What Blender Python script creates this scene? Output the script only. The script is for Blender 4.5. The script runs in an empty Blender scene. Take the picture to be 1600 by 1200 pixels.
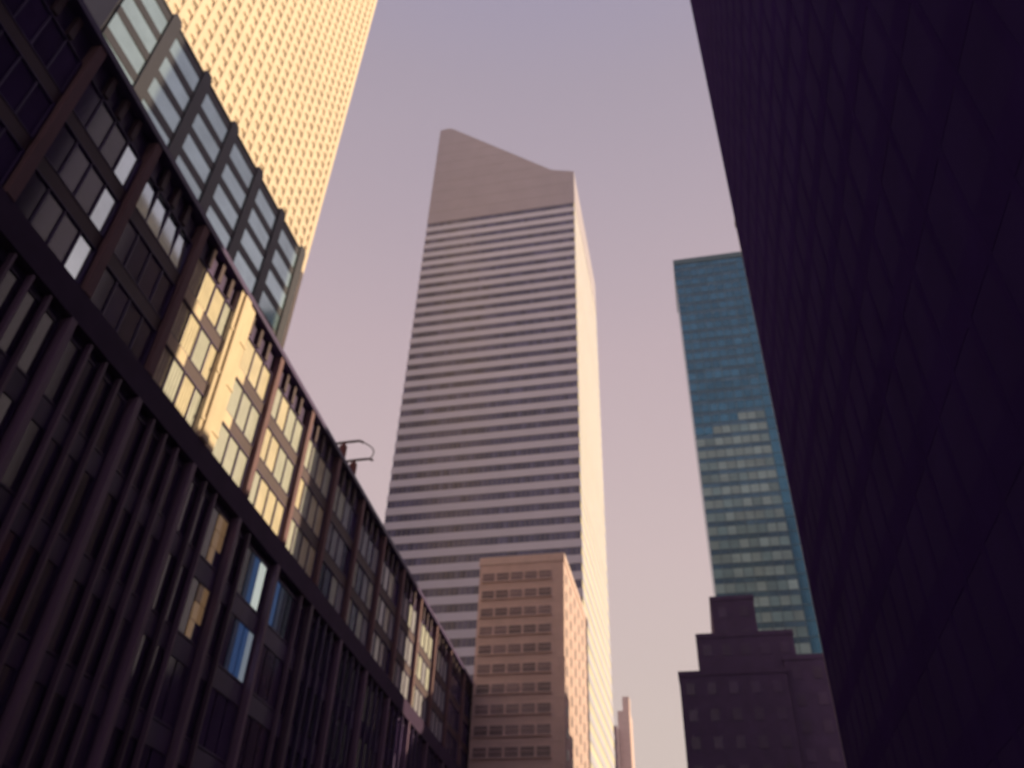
import bpy, bmesh, math, random
from mathutils import Matrix, Vector
random.seed(7)
S = bpy.context.scene
C = S.collection

# ------------------------------------------------------------------ camera
cam_d = bpy.data.cameras.new('camera'); cam = bpy.data.objects.new('camera', cam_d); C.objects.link(cam)
PIT, ROLL, YAW = math.radians(38.507), math.radians(-2.363), math.radians(-13.505)
EYE = Vector((0, 0, 1.7))
fw = Vector((math.sin(YAW)*math.cos(PIT), math.cos(YAW)*math.cos(PIT), math.sin(PIT)))
r0 = Vector((math.cos(YAW), -math.sin(YAW), 0)); d0 = fw.cross(r0)
rt = math.cos(ROLL)*r0 + math.sin(ROLL)*d0
dn = -math.sin(ROLL)*r0 + math.cos(ROLL)*d0
mw = Matrix((rt, -dn, -fw)).transposed().to_4x4(); mw.translation = EYE
cam.matrix_world = mw
cam_d.sensor_width = 36; cam_d.lens = 1299.3/1600*36
cam_d.clip_end = 20000; cam_d.clip_start = .1
cam_d.dof.use_dof = True; cam_d.dof.focus_distance = 4.2; cam_d.dof.aperture_fstop = 1.6   # a soft, slightly missed focus
S.camera = cam

# ------------------------------------------------------------------ light
SUN_A, SUN_E = math.radians(26.7), math.radians(17)       # azimuth from +X towards +Y, elevation
sdir = Vector((math.cos(SUN_E)*math.cos(SUN_A), math.cos(SUN_E)*math.sin(SUN_A), math.sin(SUN_E)))
W = bpy.data.worlds.new('World'); S.world = W; W.use_nodes = True
nt = W.node_tree; N = nt.nodes; L = nt.links
bg = N['Background']
sky = N.new('ShaderNodeTexSky'); sky.sky_type = 'NISHITA'; sky.sun_disc = False
sky.sun_elevation = SUN_E; sky.sun_rotation = math.pi/2 - SUN_A
sky.air_density = 1.5; sky.dust_density = 4; sky.ozone_density = 2
tc = N.new('ShaderNodeTexCoord'); sp = N.new('ShaderNodeSeparateXYZ'); L.new(tc.outputs['Generated'], sp.inputs[0])
rp = N.new('ShaderNodeValToRGB'); L.new(sp.outputs['Z'], rp.inputs[0])
el = rp.color_ramp.elements
BG = .1
def ramp(pos, c, e=None):
    e = e or el.new(pos); e.position = pos; e.color = (*[v for v in c], 1)
ramp(0.0, (.62, .54, .46), el[0]); ramp(1.0, (.25, .245, .40), el[1])
ramp(.28, (.575, .475, .445)); ramp(.45, (.56, .44, .445)); ramp(.65, (.49, .38, .415)); ramp(.85, (.355, .30, .37))
sc = N.new('ShaderNodeVectorMath'); sc.operation = 'SCALE'; sc.inputs['Scale'].default_value = 1/BG
L.new(rp.outputs[0], sc.inputs[0])
mx = N.new('ShaderNodeMix'); mx.data_type = 'RGBA'; mx.inputs['Factor'].default_value = .92
L.new(sky.outputs[0], mx.inputs['A']); L.new(sc.outputs[0], mx.inputs['B'])
L.new(mx.outputs['Result'], bg.inputs['Color']); bg.inputs['Strength'].default_value = BG
sun_d = bpy.data.lights.new('sun', 'SUN'); sun = bpy.data.objects.new('sun', sun_d); C.objects.link(sun)
sun_d.energy = 5.0; sun_d.angle = math.radians(.6); sun_d.color = (1, .79, .48)
sun.rotation_euler = (-sdir).to_track_quat('-Z', 'Y').to_euler()
S.render.engine = 'CYCLES'
S.view_settings.view_transform = 'Standard'; S.view_settings.look = 'None'
S.view_settings.exposure = .25; S.view_settings.gamma = 1

# ------------------------------------------------------------------ materials
def mat(name, col, rough=.7, metal=0, spec=.5, var=.0, scale=.6, bump=0, bscale=6, coat=0, rnd=0, stretch=(1, 1, 1), cell=None, cvar=.3):
    m = bpy.data.materials.new(name); m.use_nodes = True
    t = m.node_tree; b = t.nodes['Principled BSDF']
    b.inputs['Base Color'].default_value = (*col, 1); b.inputs['Roughness'].default_value = rough
    b.inputs['Metallic'].default_value = metal; b.inputs['Specular IOR Level'].default_value = spec
    b.inputs['Coat Weight'].default_value = coat; b.inputs['Coat Roughness'].default_value = .04
    g = t.nodes.new('ShaderNodeNewGeometry'); mp = t.nodes.new('ShaderNodeMapping'); mp.inputs['Scale'].default_value = stretch
    t.links.new(g.outputs['Position'], mp.inputs[0])
    if var or rnd:
        n = t.nodes.new('ShaderNodeTexNoise'); n.inputs['Scale'].default_value = scale; n.inputs['Detail'].default_value = 6; n.inputs['Roughness'].default_value = .65
        t.links.new(mp.outputs[0], n.inputs['Vector'])
        r = t.nodes.new('ShaderNodeMapRange'); r.inputs['From Min'].default_value = .3; r.inputs['From Max'].default_value = .7
        r.inputs['To Min'].default_value = 1-var; r.inputs['To Max'].default_value = 1+var
        t.links.new(n.outputs[0], r.inputs[0])
        oi = t.nodes.new('ShaderNodeObjectInfo'); r2 = t.nodes.new('ShaderNodeMapRange')
        r2.inputs['To Min'].default_value = 1-rnd; r2.inputs['To Max'].default_value = 1+rnd
        t.links.new(oi.outputs['Random'], r2.inputs[0])
        mu = t.nodes.new('ShaderNodeMath'); mu.operation = 'MULTIPLY'
        t.links.new(r.outputs[0], mu.inputs[0]); t.links.new(r2.outputs[0], mu.inputs[1])
        v = t.nodes.new('ShaderNodeVectorMath'); v.operation = 'SCALE'; v.inputs[0].default_value = col
        if cell:        # every pane behind the grid has its own tone
            sn = t.nodes.new('ShaderNodeVectorMath'); sn.operation = 'SNAP'; sn.inputs[1].default_value = cell
            wn = t.nodes.new('ShaderNodeTexWhiteNoise'); r3 = t.nodes.new('ShaderNodeMapRange'); m2 = t.nodes.new('ShaderNodeMath'); m2.operation = 'MULTIPLY'
            r3.inputs['To Min'].default_value = 1-cvar; r3.inputs['To Max'].default_value = 1+cvar
            t.links.new(g.outputs['Position'], sn.inputs[0]); t.links.new(sn.outputs[0], wn.inputs['Vector']); t.links.new(wn.outputs['Value'], r3.inputs[0])
            t.links.new(mu.outputs[0], m2.inputs[0]); t.links.new(r3.outputs[0], m2.inputs[1]); mu = m2
        t.links.new(mu.outputs[0], v.inputs['Scale']); t.links.new(v.outputs[0], b.inputs['Base Color'])
    if bump:
        n2 = t.nodes.new('ShaderNodeTexNoise'); n2.inputs['Scale'].default_value = bscale; n2.inputs['Detail'].default_value = 5
        t.links.new(mp.outputs[0], n2.inputs['Vector'])
        bp = t.nodes.new('ShaderNodeBump'); bp.inputs['Strength'].default_value = bump; bp.inputs['Distance'].default_value = .05
        t.links.new(n2.outputs[0], bp.inputs['Height']); t.links.new(bp.outputs[0], b.inputs['Normal'])
    return m
def curtain(name, col, dark=.72):
    """cloth hung in vertical folds close behind clear glass"""
    m = mat(name, col, .8, coat=.6, var=.1, scale=.8)
    t = m.node_tree; b = t.nodes['Principled BSDF']
    co = t.nodes.new('ShaderNodeTexCoord'); oi = t.nodes.new('ShaderNodeObjectInfo')
    ad = t.nodes.new('ShaderNodeVectorMath'); ad.operation = 'ADD'
    t.links.new(co.outputs['Object'], ad.inputs[0]); t.links.new(oi.outputs['Random'], ad.inputs[1])
    w = t.nodes.new('ShaderNodeTexWave'); w.bands_direction = 'Y'; w.inputs['Scale'].default_value = 1.1
    w.inputs['Distortion'].default_value = 1.2; w.inputs['Detail'].default_value = 2; w.inputs['Detail Scale'].default_value = .6
    t.links.new(ad.outputs[0], w.inputs['Vector'])
    bp = t.nodes.new('ShaderNodeBump'); bp.inputs['Strength'].default_value = .8; bp.inputs['Distance'].default_value = .12
    t.links.new(w.outputs['Fac'], bp.inputs['Height']); t.links.new(bp.outputs[0], b.inputs['Normal'])
    return m
M = dict(
 aluminium=mat('aluminium_panel', (.575, .57, .735), .45, .0, .4, var=.05, scale=.15, rnd=.04),
 crown=mat('crown_panel', (.40, .36, .45), .5, .0, .4, var=.06, scale=.15),
 painted_sun_band=mat('painted_sun_band', (.80, .74, .58), .5, 0, .4, var=.06, rnd=.05),  # brightness of the sunlit side put into the window band colour
 tower_glass=mat('tower_glass', (.10, .10, .205), .15, 0, .5, var=.25, scale=.25, rnd=.1, cell=(1.2, 1.2, 3.96), cvar=.35),
 mullion=mat('mullion_grey', (.2, .19, .22), .5),
 tan=mat('tan_brick', (.72, .53, .52), .85, var=.10, scale=.5, bump=.3),
 tan_trim=mat('tan_trim', (.74, .56, .55), .8, var=.1, scale=.4),
 tan_glass=mat('tan_window_glass', (.24, .165, .185), .35, var=.2, rnd=.25),
 cream=mat('cream_stone', (.70, .58, .45), .8, var=.06, scale=.12, bump=.2),
 cream_glass=mat('cream_window_glass', (.58, .47, .36), .45, var=.2, scale=.2, cell=(50, 2.9, 3.6), cvar=.28),
 bronze=mat('dark_bronze', (.072, .043, .145), .45, .0, .4, var=.2, scale=.4),
 belt=mat('belt_stone', (.055, .03, .085), .8, 0, .2, var=.2, scale=.5),
 fin=mat('brown_fin', (.145, .085, .165), .5, .0, .4, var=.25, scale=.5, rnd=.3, stretch=(1, 1, .15)),
 pier=mat('brown_stone_pier', (.19, .10, .125), .75, var=.16, scale=.7, bump=.25, stretch=(1, 1, .3)),
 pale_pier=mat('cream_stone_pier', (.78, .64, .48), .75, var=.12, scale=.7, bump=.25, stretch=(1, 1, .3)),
 spandrel=mat('brown_spandrel', (.075, .040, .06), .6, var=.2, scale=.5),
 dark_glass=mat('dark_window_glass', (.050, .030, .105), .1, 0, .6, var=.3, scale=.3, rnd=.3),
 curtain_cream=curtain('cream_curtain', (.80, .71, .54)),
 curtain_white=curtain('white_curtain', (.60, .62, .58)),
 curtain_grey=curtain('grey_curtain', (.40, .40, .50)),
 curtain_brown=curtain('brown_curtain', (.62, .40, .22)),
 sky_pane=mat('mirror_pane', (.62, .74, .76), .05, .9, .5, var=.12, scale=.4, rnd=.1),
 blind_pale=mat('pale_blind', (.72, .80, .82), .35, coat=.8, var=.1, rnd=.1),
 blind_blue=mat('blue_pane_tone', (.10, .21, .45), .5, coat=.5, var=.15),
 grid_frame=mat('dark_grid_frame', (.022, .022, .042), .5, 0, .4, var=.15, scale=.3),
 grid_glass=mat('grey_blue_glass', (.50, .67, .70), .10, .75, .5, var=.14, scale=.22, rnd=.14),
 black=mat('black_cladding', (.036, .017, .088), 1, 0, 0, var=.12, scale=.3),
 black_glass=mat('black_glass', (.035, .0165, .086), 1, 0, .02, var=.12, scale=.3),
 soot=mat('soot_dark_brick', (.075, .045, .135), .85, var=.15, scale=.6, bump=.3),
 soot_glass=mat('soot_window', (.071, .0425, .127), .35, var=.2, rnd=.2),
 blue_glass=mat('blue_mirror_glass', (.062, .175, .27), .12, .9, .5, var=.16, scale=.3, rnd=.16, stretch=(.3, .3, 1)),
 blue_pane_tone=mat('painted_pale_reflection', (.22, .335, .365), .3, .3, .5, coat=.5, var=.2, scale=.4, rnd=.2, stretch=(.3, .3, 1)),  # reflection on the lower blue glass, put into the pane colour
 blue_mid=mat('painted_mid_reflection', (.15, .26, .30), .3, .3, .5, coat=.5, var=.2, scale=.4, rnd=.2, stretch=(.3, .3, 1)),  # dimmer stripes of that painted reflection
 blue_span=mat('blue_spandrel_glass', (.075, .155, .23), .2, .7, .5, var=.15, scale=.3, rnd=.15),
 blue_frame=mat('blue_grey_mullion', (.08, .14, .18), .4, .4),
 far_wall=mat('far_mauve_brick', (.30, .21, .28), .85, var=.1),
 brick=mat('shadow_block_brick', (.42, .21, .13), .85, var=.15),
 grey_stone=mat('grey_stone', (.36, .32, .33), .85, var=.12),
 roof=mat('roof_gravel', (.12, .11, .11), .95, var=.2),
 rust=mat('rust_red_paint', (.20, .045, .04), .6, var=.2, scale=4),
 steel=mat('grey_steel', (.22, .18, .17), .5, .3),
 city_ground=mat('city_ground', (.06, .055, .06), .95, var=.3, scale=.05),
 asphalt=mat('asphalt', (.05, .05, .052), .9, var=.2, scale=2, bump=.3),
 paving=mat('paving', (.28, .27, .25), .9, var=.15, scale=2),
 line=mat('road_paint', (.75, .73, .68), .7, var=.1),
)
def glow(key, name, base, em, st):
    """a window with a lamp on behind its blind or curtain"""
    m = curtain(name, base); b = m.node_tree.nodes['Principled BSDF']
    b.inputs['Emission Color'].default_value = (*em, 1); b.inputs['Emission Strength'].default_value = st
    M[key] = m
glow('lit_blind', 'lit_white_blind', (.7, .7, .66), (.9, 1, .92), .42)
glow('lit_dim', 'lit_dim_blind', (.45, .52, .6), (.7, .85, 1), .16)
glow('lit_blue', 'lit_blue_blind', (.10, .2, .42), (.15, .35, .9), .09)
glow('lit_curtain', 'lit_brown_curtain', (.45, .3, .18), (1, .6, .3), .09)

# ------------------------------------------------------------------ helpers
class MB:
    def __init__(s): s.v = []; s.f = []
    def box(s, x0, x1, y0, y1, z0, z1):
        k = len(s.v)
        s.v += [(x, y, z) for z in (z0, z1) for x, y in ((x0, y0), (x1, y0), (x1, y1), (x0, y1))]
        s.f += [tuple(k+i for i in q) for q in ((3, 2, 1, 0), (4, 5, 6, 7), (0, 1, 5, 4), (1, 2, 6, 5), (2, 3, 7, 6), (3, 0, 4, 7))]
        return s
    def ring(s, x0, x1, y0, y1, z0, z1, t):
        s.box(x0, x1, y0, y0+t, z0, z1); s.box(x0, x1, y1-t, y1, z0, z1)
        s.box(x0, x0+t, y0+t, y1-t, z0, z1); s.box(x1-t, x1, y0+t, y1-t, z0, z1); return s
    def prism(s, prof, y0, y1):
        """profile in X,Z (counter-clockwise seen from -Y) swept along Y"""
        k = len(s.v); n = len(prof)
        s.v += [(x, y0, z) for x, z in prof] + [(x, y1, z) for x, z in prof]
        s.f += [tuple(k+i for i in range(n)), tuple(k+n+i for i in reversed(range(n)))]
        for i in range(n):
            j = (i+1) % n; s.f.append((k+j, k+i, k+n+i, k+n+j))
        return s
    def tube(s, pts, r, seg=8):
        pts = [Vector(p) for p in pts]; k = len(s.v)
        for i, p in enumerate(pts):
            d = (pts[min(i+1, len(pts)-1)] - pts[max(i-1, 0)]).normalized()
            a = d.cross(Vector((0, 0, 1)) if abs(d.z) < .9 else Vector((1, 0, 0))).normalized(); b = d.cross(a)
            for j in range(seg):
                t = 2*math.pi*j/seg; s.v.append(tuple(p + r*(math.cos(t)*a + math.sin(t)*b)))
        for i in range(len(pts)-1):
            for j in range(seg):
                q = (j+1) % seg
                s.f.append((k+i*seg+j, k+i*seg+q, k+(i+1)*seg+q, k+(i+1)*seg+j))
        s.f.append(tuple(k+j for j in range(seg))); s.f.append(tuple(k+(len(pts)-1)*seg+j for j in reversed(range(seg))))
        return s
    def mesh(s, name, m):
        me = bpy.data.meshes.new(name); me.from_pydata(s.v, [], s.f); me.materials.append(M[m])
        bm = bmesh.new(); bm.from_mesh(me); bmesh.ops.recalc_face_normals(bm, faces=bm.faces); bm.to_mesh(me); bm.free()
        return me
    def build(s, name, m, parent=None, loc=(0, 0, 0), kind=None):
        o = piece(name, s.mesh(name, m), parent, loc)
        if kind: o['kind'] = kind
        return o
def piece(name, me, parent=None, loc=(0, 0, 0), rot=None):
    o = bpy.data.objects.new(name, me); C.objects.link(o); o.location = loc
    if rot: o.rotation_euler = rot
    if parent: o.parent = parent
    return o
_cache = {}
def cbox(name, m, sx, sy, sz, parent, loc, rot=None):
    """a box piece centred on its own origin; alike pieces share mesh data"""
    key = (name, m, round(sx, 3), round(sy, 3), round(sz, 3))
    if key not in _cache:
        _cache[key] = MB().box(-sx/2, sx/2, -sy/2, sy/2, -sz/2, sz/2).mesh(name, m)
    return piece(name, _cache[key], parent, loc, rot)
def thing(name, label, cat, loc=(0, 0, 0), rz=0, group=None):
    o = bpy.data.objects.new(name, None); C.objects.link(o); o.location = loc; o.rotation_euler = (0, 0, rz)
    o['label'] = label; o['category'] = cat
    if group: o['group'] = group
    return o
def struct(name, mb, m):
    o = mb.build(name, m); o['kind'] = 'structure'; return o

# ------------------------------------------------------------------ the street
struct('ground', MB().box(-940, 940, -940, 940, -1, -.12), 'city_ground')
struct('road', MB().box(-22, 1, -400, 900, -.119, 0), 'asphalt')
struct('pavement', MB().box(-27.2, -22.3, -400, 900, -.118, .14), 'paving')
struct('pavement', MB().box(1.3, 6.4, -400, 900, -.118, .14), 'paving')
struct('kerb', MB().box(-22.298, -22.002, -400, 900, -.117, .146), 'grey_stone')
struct('kerb', MB().box(1.002, 1.298, -400, 900, -.117, .146), 'grey_stone')
mk = MB()
for lane in (-16.3, -10.5, -4.7):
    for y in range(-60, 300, 9): mk.box(lane-.06, lane+.06, y, y+3, .004, .008)
struct('road_marking', mk, 'line')

# ------------------------------------------------------------------ slant-roofed skyscraper
def skyscraper():
    t = thing('skyscraper', 'tall skyscraper with slanted roof and horizontal aluminium and window bands', 'skyscraper', (-70.4, 166.7, 0))
    w, d = 48.0, 52.0
    z0, z1, fl = 30.0, 208.2, 3.96
    n = int((z1-z0)/fl); z0 = z1 - n*fl
    sh, wh = 2.02, fl-2.02
    smesh = MB().ring(0, w, 0, d, 0, sh, .9).mesh('spandrel', 'aluminium')
    gmesh = MB().box(.14, w-.3, .14, .5, 0, wh).box(.14, .5, .5, d-.14, 0, wh).box(.5, w-.3, d-.5, d-.14, 0, wh).mesh('window_band', 'tower_glass')
    bmesh_ = MB().box(w-.3, w-.1, .14, d-.14, 0, wh).mesh('painted_sun_band', 'painted_sun_band')  # sunny side window bands, painted pale to look sunlit
    mb = MB()
    for x in [i*w/40 for i in range(1, 40)]:
        mb.box(x-.05, x+.05, .07, .139, 0, wh); mb.box(x-.05, x+.05, d-.139, d-.07, 0, wh)
    for y in [i*d/44 for i in range(1, 44)]:
        mb.box(.07, .139, y-.05, y+.05, 0, wh)
    mmesh = mb.mesh('mullions', 'mullion')
    for i in range(n):
        z = z0 + i*fl
        piece('spandrel', smesh, t, (0, 0, z))
        g = piece('window_band', gmesh, t, (0, 0, z+sh))
        piece('painted_sun_band', bmesh_, t, (0, 0, z+sh))
        q = piece('mullions', mmesh, g); q['kind'] = 'stuff'
    MB().box(.95, w-.95, .95, d-.95, z0, z1-.01).build('core', 'mullion', t)
    # crown: low parapet on the sunny side, 45 degree slope, short flat ridge on the other
    prof = [(0, 0), (w, 0), (w, 15.6), (42.3, 17.6), (40.6, 18.2), (4.6, 50.7), (3.2, 51.3), (0, 51.0)]
    MB().prism(prof, 0, d).build('crown', 'crown', t, (0, 0, z1+.004))
    seam = MB()
    for zz in (5.2, 10.4):
        seam.box(0.05, w-.05, -.012, .001, zz, zz+.07)
    for zz in (15.6, 20.8, 26, 31.2, 36.4, 41.6):
        seam.box(.05, 40.6 - (zz-18.2)*(36/32.5) - .3 if zz > 18 else w-6, -.012, .001, zz, zz+.07)
    seam.build('panel_seams', 'mullion', t, (0, 0, z1), 'stuff')
    for x, y in ((w/2, 4), (w/2, d-4), (4, d/2), (w-4, d/2)):
        cbox('stilt', 'aluminium', 7.2, 7.2, z0, t, (x, y, z0/2-.01))
    MB().box(w/2-11, w/2+11, d/2-11, d/2+11, 0, z0-.01).build('base_core', 'aluminium', t)
skyscraper()

# ------------------------------------------------------------------ tan apartment building before the skyscraper
def tan_building():
    k = 113/130
    x0, x1, zt = -35.6*k, -20.75*k, 1.7+67.0*k
    t = thing('apartment_building', 'tan brick apartment block standing in front of the banded skyscraper', 'building', (x0, 113, 0))
    w, d = x1-x0, 25.5
    MB().box(0, w, 0, d, 0, zt).build('wall', 'tan', t)
    MB().ring(-.12, w+.12, -.12, d+.12, zt-.9, zt+.35, .5).build('parapet', 'tan_trim', t)
    fl = 2.78; cols = 5; ww = 1.8; hh = 1.3
    for r in range(20):
        zc = zt-3.0-r*fl
        if zc < 3: break
        for c in range(cols):
            xc = .35 + (w-2.1)*(c+.5)/cols
            f = cbox('window', 'tan_glass', ww, .12, hh, t, (xc, -.02, zc))
            cbox('sill', 'tan_trim', ww+.3, .3, .14, f, (0, -.1, -hh/2-.075))
            cbox('meeting_rail', 'tan_trim', ww, .05, .07, f, (0, -.085, .1))
        for c in range(6):
            yc = 2.2 + 4.2*c
            cbox('window', 'tan_glass', .12, 1.2, hh, t, (w+.0, yc, zc))
        MB().box(-.03, w+.03, -.03, d, zc-fl/2-.09, zc-fl/2+.09).build('course', 'tan_trim', t)
    MB().box(4, 9, 8, 15, zt, zt+2.6).build('stair_bulkhead', 'tan', t)
tan_building()

# ------------------------------------------------------------------ brown office block along the left of the street
def office_block():
    th = math.radians(2.8)
    t = thing('office_block', 'long brown office block with curtained window rows and a sunlit patch below its roof', 'office building', (-28, 45.3, 0), th)
    U = lambda k: 6.6*k + .09*k*k
    ks = list(range(-7, 10))
    edge = {k: (U(k-1)+U(k))/2 for k in ks+[10]}
    u0, u1, zt = edge[-7], 73.2, 41.2
    MB().box(-14, -.30, u0-.5, u1, 0, zt-1.0).build('core', 'bronze', t)
    MB().box(-14, -.25, u0-.5, u1, zt-2.0, zt-.33).build('parapet', 'bronze', t)
    MB().box(-13.5, -.8, u0, u1-.5, zt-.001, zt+.02).build('roof', 'roof', t)
    MB().box(-.62, .40, u0-.5, u1+.05, zt-.32, zt+.10).build('coping', 'bronze', t)
    MB().box(-.36, .28, u0-.5, u1+.02, 27.5, 29.1).build('belt_course', 'belt', t)
    upper = (37.7, 34.1, 30.5); lower = (25.3, 20.7, 16.1, 11.5, 6.9)
    uh, lh = 2.72, 3.2
    for k in ks:
        a, b = edge[k], edge[k+1]
        pw = .75
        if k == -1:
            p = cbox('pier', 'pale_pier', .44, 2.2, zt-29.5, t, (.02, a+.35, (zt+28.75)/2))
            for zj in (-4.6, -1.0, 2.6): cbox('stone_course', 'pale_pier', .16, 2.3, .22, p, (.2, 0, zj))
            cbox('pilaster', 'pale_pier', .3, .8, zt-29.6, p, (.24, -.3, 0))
        else: cbox('pier', 'pier', .60, .55, zt-29.5, t, (.02, a, (zt+28.75)/2))
        cbox('pier', 'fin', .62, .4, 27.45, t, (.02, a, 27.45/2))
        ia, ib = a+pw/2, b-pw/2
        nb = 4; step = (ib-ia)/nb
        for j in range(nb+1):
            y = ia + j*step
            if 0 < j < nb and not (k == -1 and j > 2) and not (k == 0 and j > 1) and not (k == 1 and j < 3):
                cbox('fin', 'fin' if k < 2 else 'bronze', .30, .16, 27.4, t, (.06, y, 27.4/2))
        # ribbed parapet
        for j in range(1, nb):
            cbox('rib', 'spandrel', .34, .34, 1.6, t, (-.10, ia+j*step, zt-1.16))
        for row, zc in enumerate(upper):
            f = MB()
            f.box(-.16, .02, ia, ia+.08, zc-uh/2, zc+uh/2).box(-.16, .02, ib-.08, ib, zc-uh/2, zc+uh/2)
            for j in range(1, nb): f.box(-.16, -.02, ia+j*step-.05, ia+j*step+.05, zc-uh/2, zc+uh/2)
            f.box(-.158, .01, ia+.08, ib-.08, zc+uh/2-.07, zc+uh/2).box(-.158, .01, ia+.08, ib-.08, zc-uh/2, zc-uh/2+.07)
            win = f.build('window', 'bronze', t)
            for j in range(nb):
                y = ia+(j+.5)*step
                if k >= -2 and k <= 7:
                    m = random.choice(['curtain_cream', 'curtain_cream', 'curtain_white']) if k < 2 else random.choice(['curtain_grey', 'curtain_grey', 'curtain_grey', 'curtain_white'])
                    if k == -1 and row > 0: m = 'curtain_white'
                    if k in (2, 3, 4) and random.random() < .25: m = 'dark_glass'
                elif k == -3 and row == 0: m = 'sky_pane'
                elif k == -4 and j == 3: m = 'sky_pane'
                else: m = 'dark_glass'
                cbox('pane', m, .06, step-.1, uh-.1, win, (-.14, y, zc), (0, -.06 if k == -3 else 0, 0) if m == 'sky_pane' else None)
            # spandrel under the row
            sw = ib-ia
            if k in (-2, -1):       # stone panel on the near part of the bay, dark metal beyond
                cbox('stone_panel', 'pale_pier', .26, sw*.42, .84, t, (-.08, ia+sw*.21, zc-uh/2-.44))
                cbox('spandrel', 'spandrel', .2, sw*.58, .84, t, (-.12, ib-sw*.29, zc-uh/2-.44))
            else: cbox('spandrel', 'spandrel', .2, sw, .84, t, (-.12, (ia+ib)/2, zc-uh/2-.44))
        for row, zc in enumerate(lower):
            win = MB().box(-.28, -.10, ia, ib, zc-lh/2-.12, zc-lh/2).box(-.28, -.10, ia, ib, zc+lh/2, zc+lh/2+.12).box(-.279, -.11, ia, ia+.06, zc-lh/2, zc+lh/2).box(-.279, -.11, ib-.06, ib, zc-lh/2, zc+lh/2).build('window', 'bronze', t)
            for j in range(nb):
                y = ia+(j+.5)*step; m = 'dark_glass'
                if k == -1 and j >= 2 and row in (0, 1): m = 'lit_curtain' if j == 3 else 'dark_glass'
                if k == 0 and j == 2 and row in (0, 1): m = 'lit_blue'
                if k == 0 and j == 3 and row == 0: m = 'lit_blind'
                if k == 0 and j == 3 and row == 1: m = 'lit_dim'
                if k == 1 and j == 0 and row == 0: m = 'lit_blind'
                if k == 1 and j == 1 and row == 0: m = 'blind_blue'
                wd = step-.18
                if m == 'lit_curtain':      # a sash of six lights, some curtained, some dark
                    for a2 in range(2):
                        for b2 in range(3):
                            cbox('pane', random.choice(['lit_curtain', 'lit_curtain', 'curtain_brown', 'dark_glass']), .06, wd/2-.05, lh/3-.07, win, (-.2, y+(a2-.5)*wd/2, zc+(b2-1)*lh/3))
                elif m.startswith('lit_') or m == 'blind_blue':
                    lo, hi = {'lit_blind': ('lit_blind', 'dark_glass') if k == 0 else ('lit_blind', 'lit_blue'), 'lit_blue': ('blind_blue', 'lit_blue'), 'lit_dim': ('lit_blue', 'lit_dim'), 'blind_blue': ('blind_blue', 'dark_glass')}[m]
                    f2 = .72 if (k == 0 and row == 0 and j == 3) else .45
                    cbox('pane', lo, .06, wd*f2-.03, lh-.1, win, (-.2, y-wd/2+wd*f2/2, zc))
                    cbox('pane', hi, .06, wd*(1-f2)-.03, lh-.1, win, (-.2, y+wd/2-wd*(1-f2)/2, zc))
                else: cbox('pane', m, .06, wd, lh-.02, win, (-.2, y, zc))
            cbox('spandrel', 'bronze', .2, ib-ia, 1.1, t, (-.2, (ia+ib)/2, zc-lh/2-.75))
    cbox('pier', 'pier', .60, .55, zt-29.5, t, (.02, edge[10], (zt+28.75)/2))
    MB().box(-.3, .1, edge[10]+.5, u1, 0, 27.4).build('end_wall', 'bronze', t)
    MB().box(-.3, .1, edge[10]+.5, u1, 29.15, zt-.02).build('end_wall', 'bronze', t)
    return t, th
ob, ob_th = office_block()
def on_block(n, u, z):
    c, s = math.cos(ob_th), math.sin(ob_th)
    return Vector((-28 + n*c - u*s, 45.3 + n*s + u*c, z))

def davit():
    p = on_block(-.2, 12.6, 41.22)
    t = thing('window_cleaning_rig', 'rust red window cleaning rig with bent arms on the roof edge', 'roof rig', p, ob_th)
    MB().box(-1.1, .3, -1.8, 2.2, 0, .35).build('carriage', 'rust', t)
    for y in (-1.3, 1.6):
        po = MB().tube([(0, y, .34), (0, y, 1.7)], .34, 10).build('post', 'rust', t)
        MB().tube([(-1.0, y, 2.05), (.2, y, 2.15), (1.4, y, 2.2), (1.8, y, 2.0)], .12).build('arm', 'steel', t)
        MB().tube([(0, y, 1.69), (.05, y, 2.08)], .15, 10).build('head', 'rust', po)
    pts = [(1.5 + .75*math.sin(math.pi*i/10), -1.3+2.9*i/10, 2.18) for i in range(11)]
    MB().tube(pts, .05).build('hoop', 'steel', t)
    MB().tube([(-.9, -1.3, .3), (-.9, -1.3, 2.03)], .05).build('stay', 'steel', t)
    MB().tube([(-.9, 1.6, .3), (-.9, 1.6, 2.03)], .05).build('stay', 'steel', t)
davit()

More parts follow.
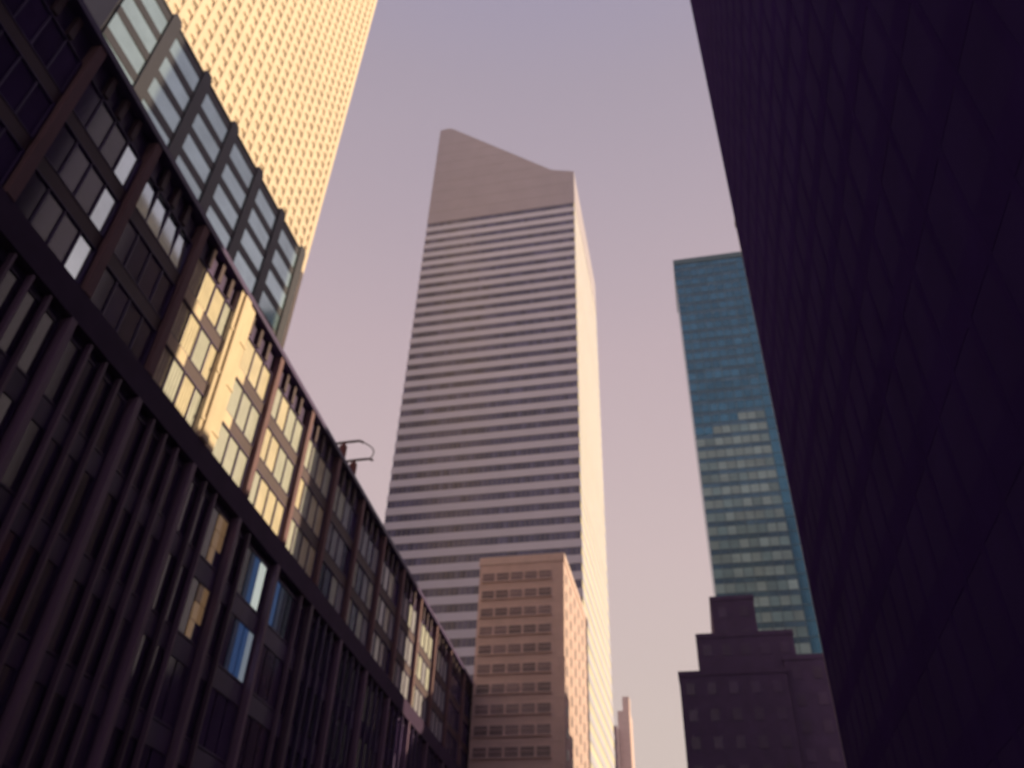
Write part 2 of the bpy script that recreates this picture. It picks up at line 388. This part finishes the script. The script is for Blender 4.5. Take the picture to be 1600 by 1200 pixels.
# ------------------------------------------------------------------ grid-fronted building above it
def grid_building():
    s = 3.3; X = -15*s
    y0, y1 = 9.6*s, 22.35*s
    zt = 1.7 + 26.85*s
    t = thing('glass_grid_building', 'dark framed glass building rising behind the brown office block roof', 'building', (X, y0, 0))
    Lg = y1-y0
    MB().box(-6, -.35, 0, Lg, 0, zt-.6).build('core', 'grid_frame', t)
    pitch = 2.13*s; fl = 1.2*s; pw = .46*s
    yb = [Lg - .12*s - i*pitch for i in range(7)]
    for y in yb:
        if y < 0: continue
        cbox('pier', 'grid_frame', .45, pw, zt-20+.3, t, (-.1, y-.02, (zt+20)/2+.25))
        MB().box(-.6, .1, -pw*.36, pw*.36, 0, .45).build('finial', 'grid_frame', t, (0, y, zt+.41))
    for i in range(6):
        a, b = yb[i+1]+pw/2, yb[i]-pw/2
        a = max(a, .2)
        if b-a < 1: continue
        for r in range(12):
            zc = 1.7 + (27.15 - r*1.2)*s
            hp = .82*s
            if zc + hp/2 > zt: hh = zt-(zc-hp/2); zz = zc-hp/2+hh/2
            else: hh, zz = hp, zc
            win = MB().box(-.34, -.06, a, b, zz-hh/2-.39*s, zz-hh/2).build('window', 'grid_frame', t)
            cbox('pane', 'grid_glass', .1, (b-a)-.06, hh-.04, win, (-.16+random.uniform(-.01, .01), (a+b)/2, zz), (0, random.uniform(-.006, .006), random.uniform(-.01, .01)))
    MB().box(-6, .02, 0, Lg, zt-.3, zt).build('coping', 'grid_frame', t)
grid_building()

# ------------------------------------------------------------------ cream tower behind
def cream_tower():
    X = -80; y0, y1, zt = 50.0, 121.1, 290.0
    t = thing('stone_tower', 'cream stone high-rise glowing in low sun behind the glass grid building', 'high-rise', (X, y0, 0))
    Lg = y1-y0
    MB().box(-30, -.45, 0, Lg, 0, zt).build('wall', 'cream_glass', t)
    p = MB(); n = int(Lg/2.9)
    for i in range(n+1):
        y = Lg - i*Lg/n
        wd = .62 if 0 < i < n else 1.4
        p.box(-.5, 0, max(0, y-wd), min(Lg, y+wd), 0, zt)
    for i in range(12): p.box(-30+i*2.6, -30+i*2.6+1.3, Lg-.01, Lg+.3, 0, zt)
    p.build('piers', 'cream', t, kind='stuff')
    q = MB(); z = 4
    while z < zt:
        q.box(-.5, -.14, 0, Lg-.02, z, z+1.7); z += 3.6
    q.build('spandrels', 'cream', t, kind='stuff')
    MB().box(-30.2, .2, -.2, Lg+.4, zt, zt+2).build('cornice', 'cream', t)
cream_tower()

# ------------------------------------------------------------------ black tower on the right
K = .331
def black_tower():
    X, Y, zt = 20*K, 146.3*K, 150
    t = thing('black_tower', 'nearly black office tower filling the right side of the view', 'office tower', (X, Y, 0))
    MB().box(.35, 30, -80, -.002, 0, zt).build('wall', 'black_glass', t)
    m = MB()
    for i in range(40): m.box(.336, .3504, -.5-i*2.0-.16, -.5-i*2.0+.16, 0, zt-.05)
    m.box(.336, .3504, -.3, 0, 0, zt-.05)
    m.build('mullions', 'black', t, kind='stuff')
    f = MB()
    for i in range(39): f.box(.342, .3507, -80, -.01, 4+i*3.7, 5.2+i*3.7)
    f.build('floor_bands', 'black', t, kind='stuff')
    MB().box(-.05, 30, -80, .05, zt, zt+1.5).build('cornice', 'black', t)
black_tower()

# ------------------------------------------------------------------ stepped silhouette block
def stepped():
    s = 1.1
    t = thing('setback_building', 'dark stepped building with three setbacks below the blue glass tower', 'building', (0, 110, 0))
    z = lambda v: 1.7+(v-1.7)*s
    def tier(x0, x1, d0, d1, zb, zt_, nm):
        o = MB().box(x0*s, x1*s, d0, d1, zb, zt_).build(nm, 'soot', t)
        MB().ring(x0*s-.1, x1*s+.1, d0-.1, d1+.1, zt_-.5, zt_+.12, .4).build('parapet', 'soot', o)
        n = max(1, int((x1-x0)*s/2.4))
        zz = zt_-2.2
        while zz > max(zb, zt_-16):
            for i in range(n):
                cbox('window', 'soot_glass', 1.1, .1, 1.5, o, (x0*s+(x1-x0)*s*(i+.5)/n, d0-.01, zz))
            zz -= 3.3
    tier(-2.3, 9.9, 0, 18, 0, z(36.9), 'lower_tier')
    tier(9.92, 24, .6, 18, 0, z(38.5), 'side_tier')
    tier(.2, 11.5, 1.2, 16, z(36.9)-.01, z(41.8), 'middle_tier')
    tier(2.4, 7.65, 2.2, 14, z(41.8)-.01, z(46.9), 'top_tier')
stepped()

# ------------------------------------------------------------------ blue glass tower
def blue_tower():
    s = .8; Y = 160; x0 = 6.25*s; zt = 1.7+209.6*s
    t = thing('blue_glass_tower', 'blue mirror glass tower with paler lower floors beside the black tower', 'glass tower', (x0, Y, 0))
    w, d = 24.0, 19.0
    MB().box(.25, w, .25, d, 0, zt-.02).build('core', 'blue_frame', t)
    fl = 3.2; cw = 2.0; n = int(w/cw); rows = 40
    grid = MB()
    for i in range(n+1): grid.box(max(0, i*cw-.06), i*cw+.06, .02, .249, 20, zt)
    for r in range(rows+1): grid.box(0, w, .05, .249, zt-r*fl-.06, zt-r*fl+.06)
    grid.build('mullions', 'blue_frame', t, kind='stuff')
    rest = MB()
    for r in range(rows):
        z = zt-(r+1)*fl
        for c in range(n):
            xc = (c+.5)*cw
            if c > 7 or r > 36:
                rest.box(c*cw+.08, (c+1)*cw-.08, .14, .2, z+.06, z+fl-.06); continue
            # paler panes carry a painted slanting reflection, one floor higher towards the right
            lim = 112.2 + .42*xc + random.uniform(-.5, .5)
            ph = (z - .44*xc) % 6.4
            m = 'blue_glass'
            if z+fl/2 < lim: m = 'blue_pane_tone' if random.random() < (.88 if ph < 4.0 else .25) else 'blue_mid'
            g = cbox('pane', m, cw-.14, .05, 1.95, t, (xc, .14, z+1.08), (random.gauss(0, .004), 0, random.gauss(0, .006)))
            if c % 2 == 0:
                cbox('spandrel_glass', 'blue_span', 2*cw-.14, .05, 1.02, t, (xc+cw/2, .15, z+2.62), (random.gauss(0, .003), 0, random.gauss(0, .003)))
    rest.build('glazing', 'blue_glass', t, kind='stuff')
    side = MB()
    for r in range(50):
        z = zt-(r+1)*fl
        if z < 0: break
        side.box(.12, .249, .3, d, z+.06, z+fl-.06)
    side.build('side_glazing', 'blue_span', t, kind='stuff')
    MB().ring(-.05, w+.05, -.05, d, zt-1.6, zt+.25, .5).build('parapet', 'blue_frame', t)
blue_tower()

# ------------------------------------------------------------------ unseen blocks added behind the black tower to shape the sun patch
def slab(name, label, x0, x1, y0, y1, zt, wall, glass):
    t = thing(name, label, 'building', (x0, y0, 0))
    MB().box(0, x1-x0, 0, y1-y0, 0, zt).build('wall', wall, t)  # wall of an added shadow block
    MB().ring(-.15, x1-x0+.15, -.15, y1-y0+.15, zt-.8, zt+.3, .5).build('parapet', wall, t)
    m = MB(); n = int((y1-y0)/3.2)
    z = 4
    while z < zt-2.5:
        for i in range(n): m.box(-.06, .02, (i+.5)*(y1-y0)/n-.8, (i+.5)*(y1-y0)/n+.8, z, z+1.8)
        z += 3.4
    m.build('added_block_windows', glass, t, kind='stuff')
    return t
slab('shadow_block', 'unseen mid-height brick block added behind the black tower to cast shade', 12, 40, 50.5, 75.3, 42.7, 'brick', 'tan_glass')
slab('shadow_tower', 'unseen tall grey slab added behind the black tower to cast shade', 14.9, 20.5, 75.5, 104, 118, 'grey_stone', 'dark_glass')

# ------------------------------------------------------------------ far brick tower in the gap at the bottom
def far_tower():
    t = thing('distant_tower', 'small distant pale tower just right of the skyscraper at the bottom', 'building', (-47, 430, 0))
    MB().box(0, 4.5, 0, 14, 0, 128).build('wall', 'far_wall', t)
    MB().box(4.5, 10.5, 6, 22, 0, 137).build('wing', 'tan', t)
    MB().box(7, 10.4, 9, 16, 136.9, 145).build('water_tank_house', 'tan', t)
    for i in range(10):
        z = 120-i*6
        cbox('window', 'soot_glass', 1.2, .1, 2.4, t, (1.2, -.02, z)); cbox('window', 'soot_glass', 1.2, .1, 2.4, t, (3.3, -.02, z))
far_tower()

# ------------------------------------------------------------------ evening haze over the city
hz = MB().box(-950, 950, -950, 950, -2, 296).mesh('haze', 'roof'); hz.materials.clear()
hm = bpy.data.materials.new('haze_air'); hm.use_nodes = True
ht = hm.node_tree; ht.nodes.remove(ht.nodes['Principled BSDF'])
pv = ht.nodes.new('ShaderNodeVolumePrincipled'); pv.inputs['Color'].default_value = (.92, .88, .98, 1)
pv.inputs['Density'].default_value = .00025
ht.links.new(pv.outputs[0], ht.nodes['Material Output'].inputs['Volume'])
hz.materials.append(hm)
piece('haze', hz)['kind'] = 'stuff'
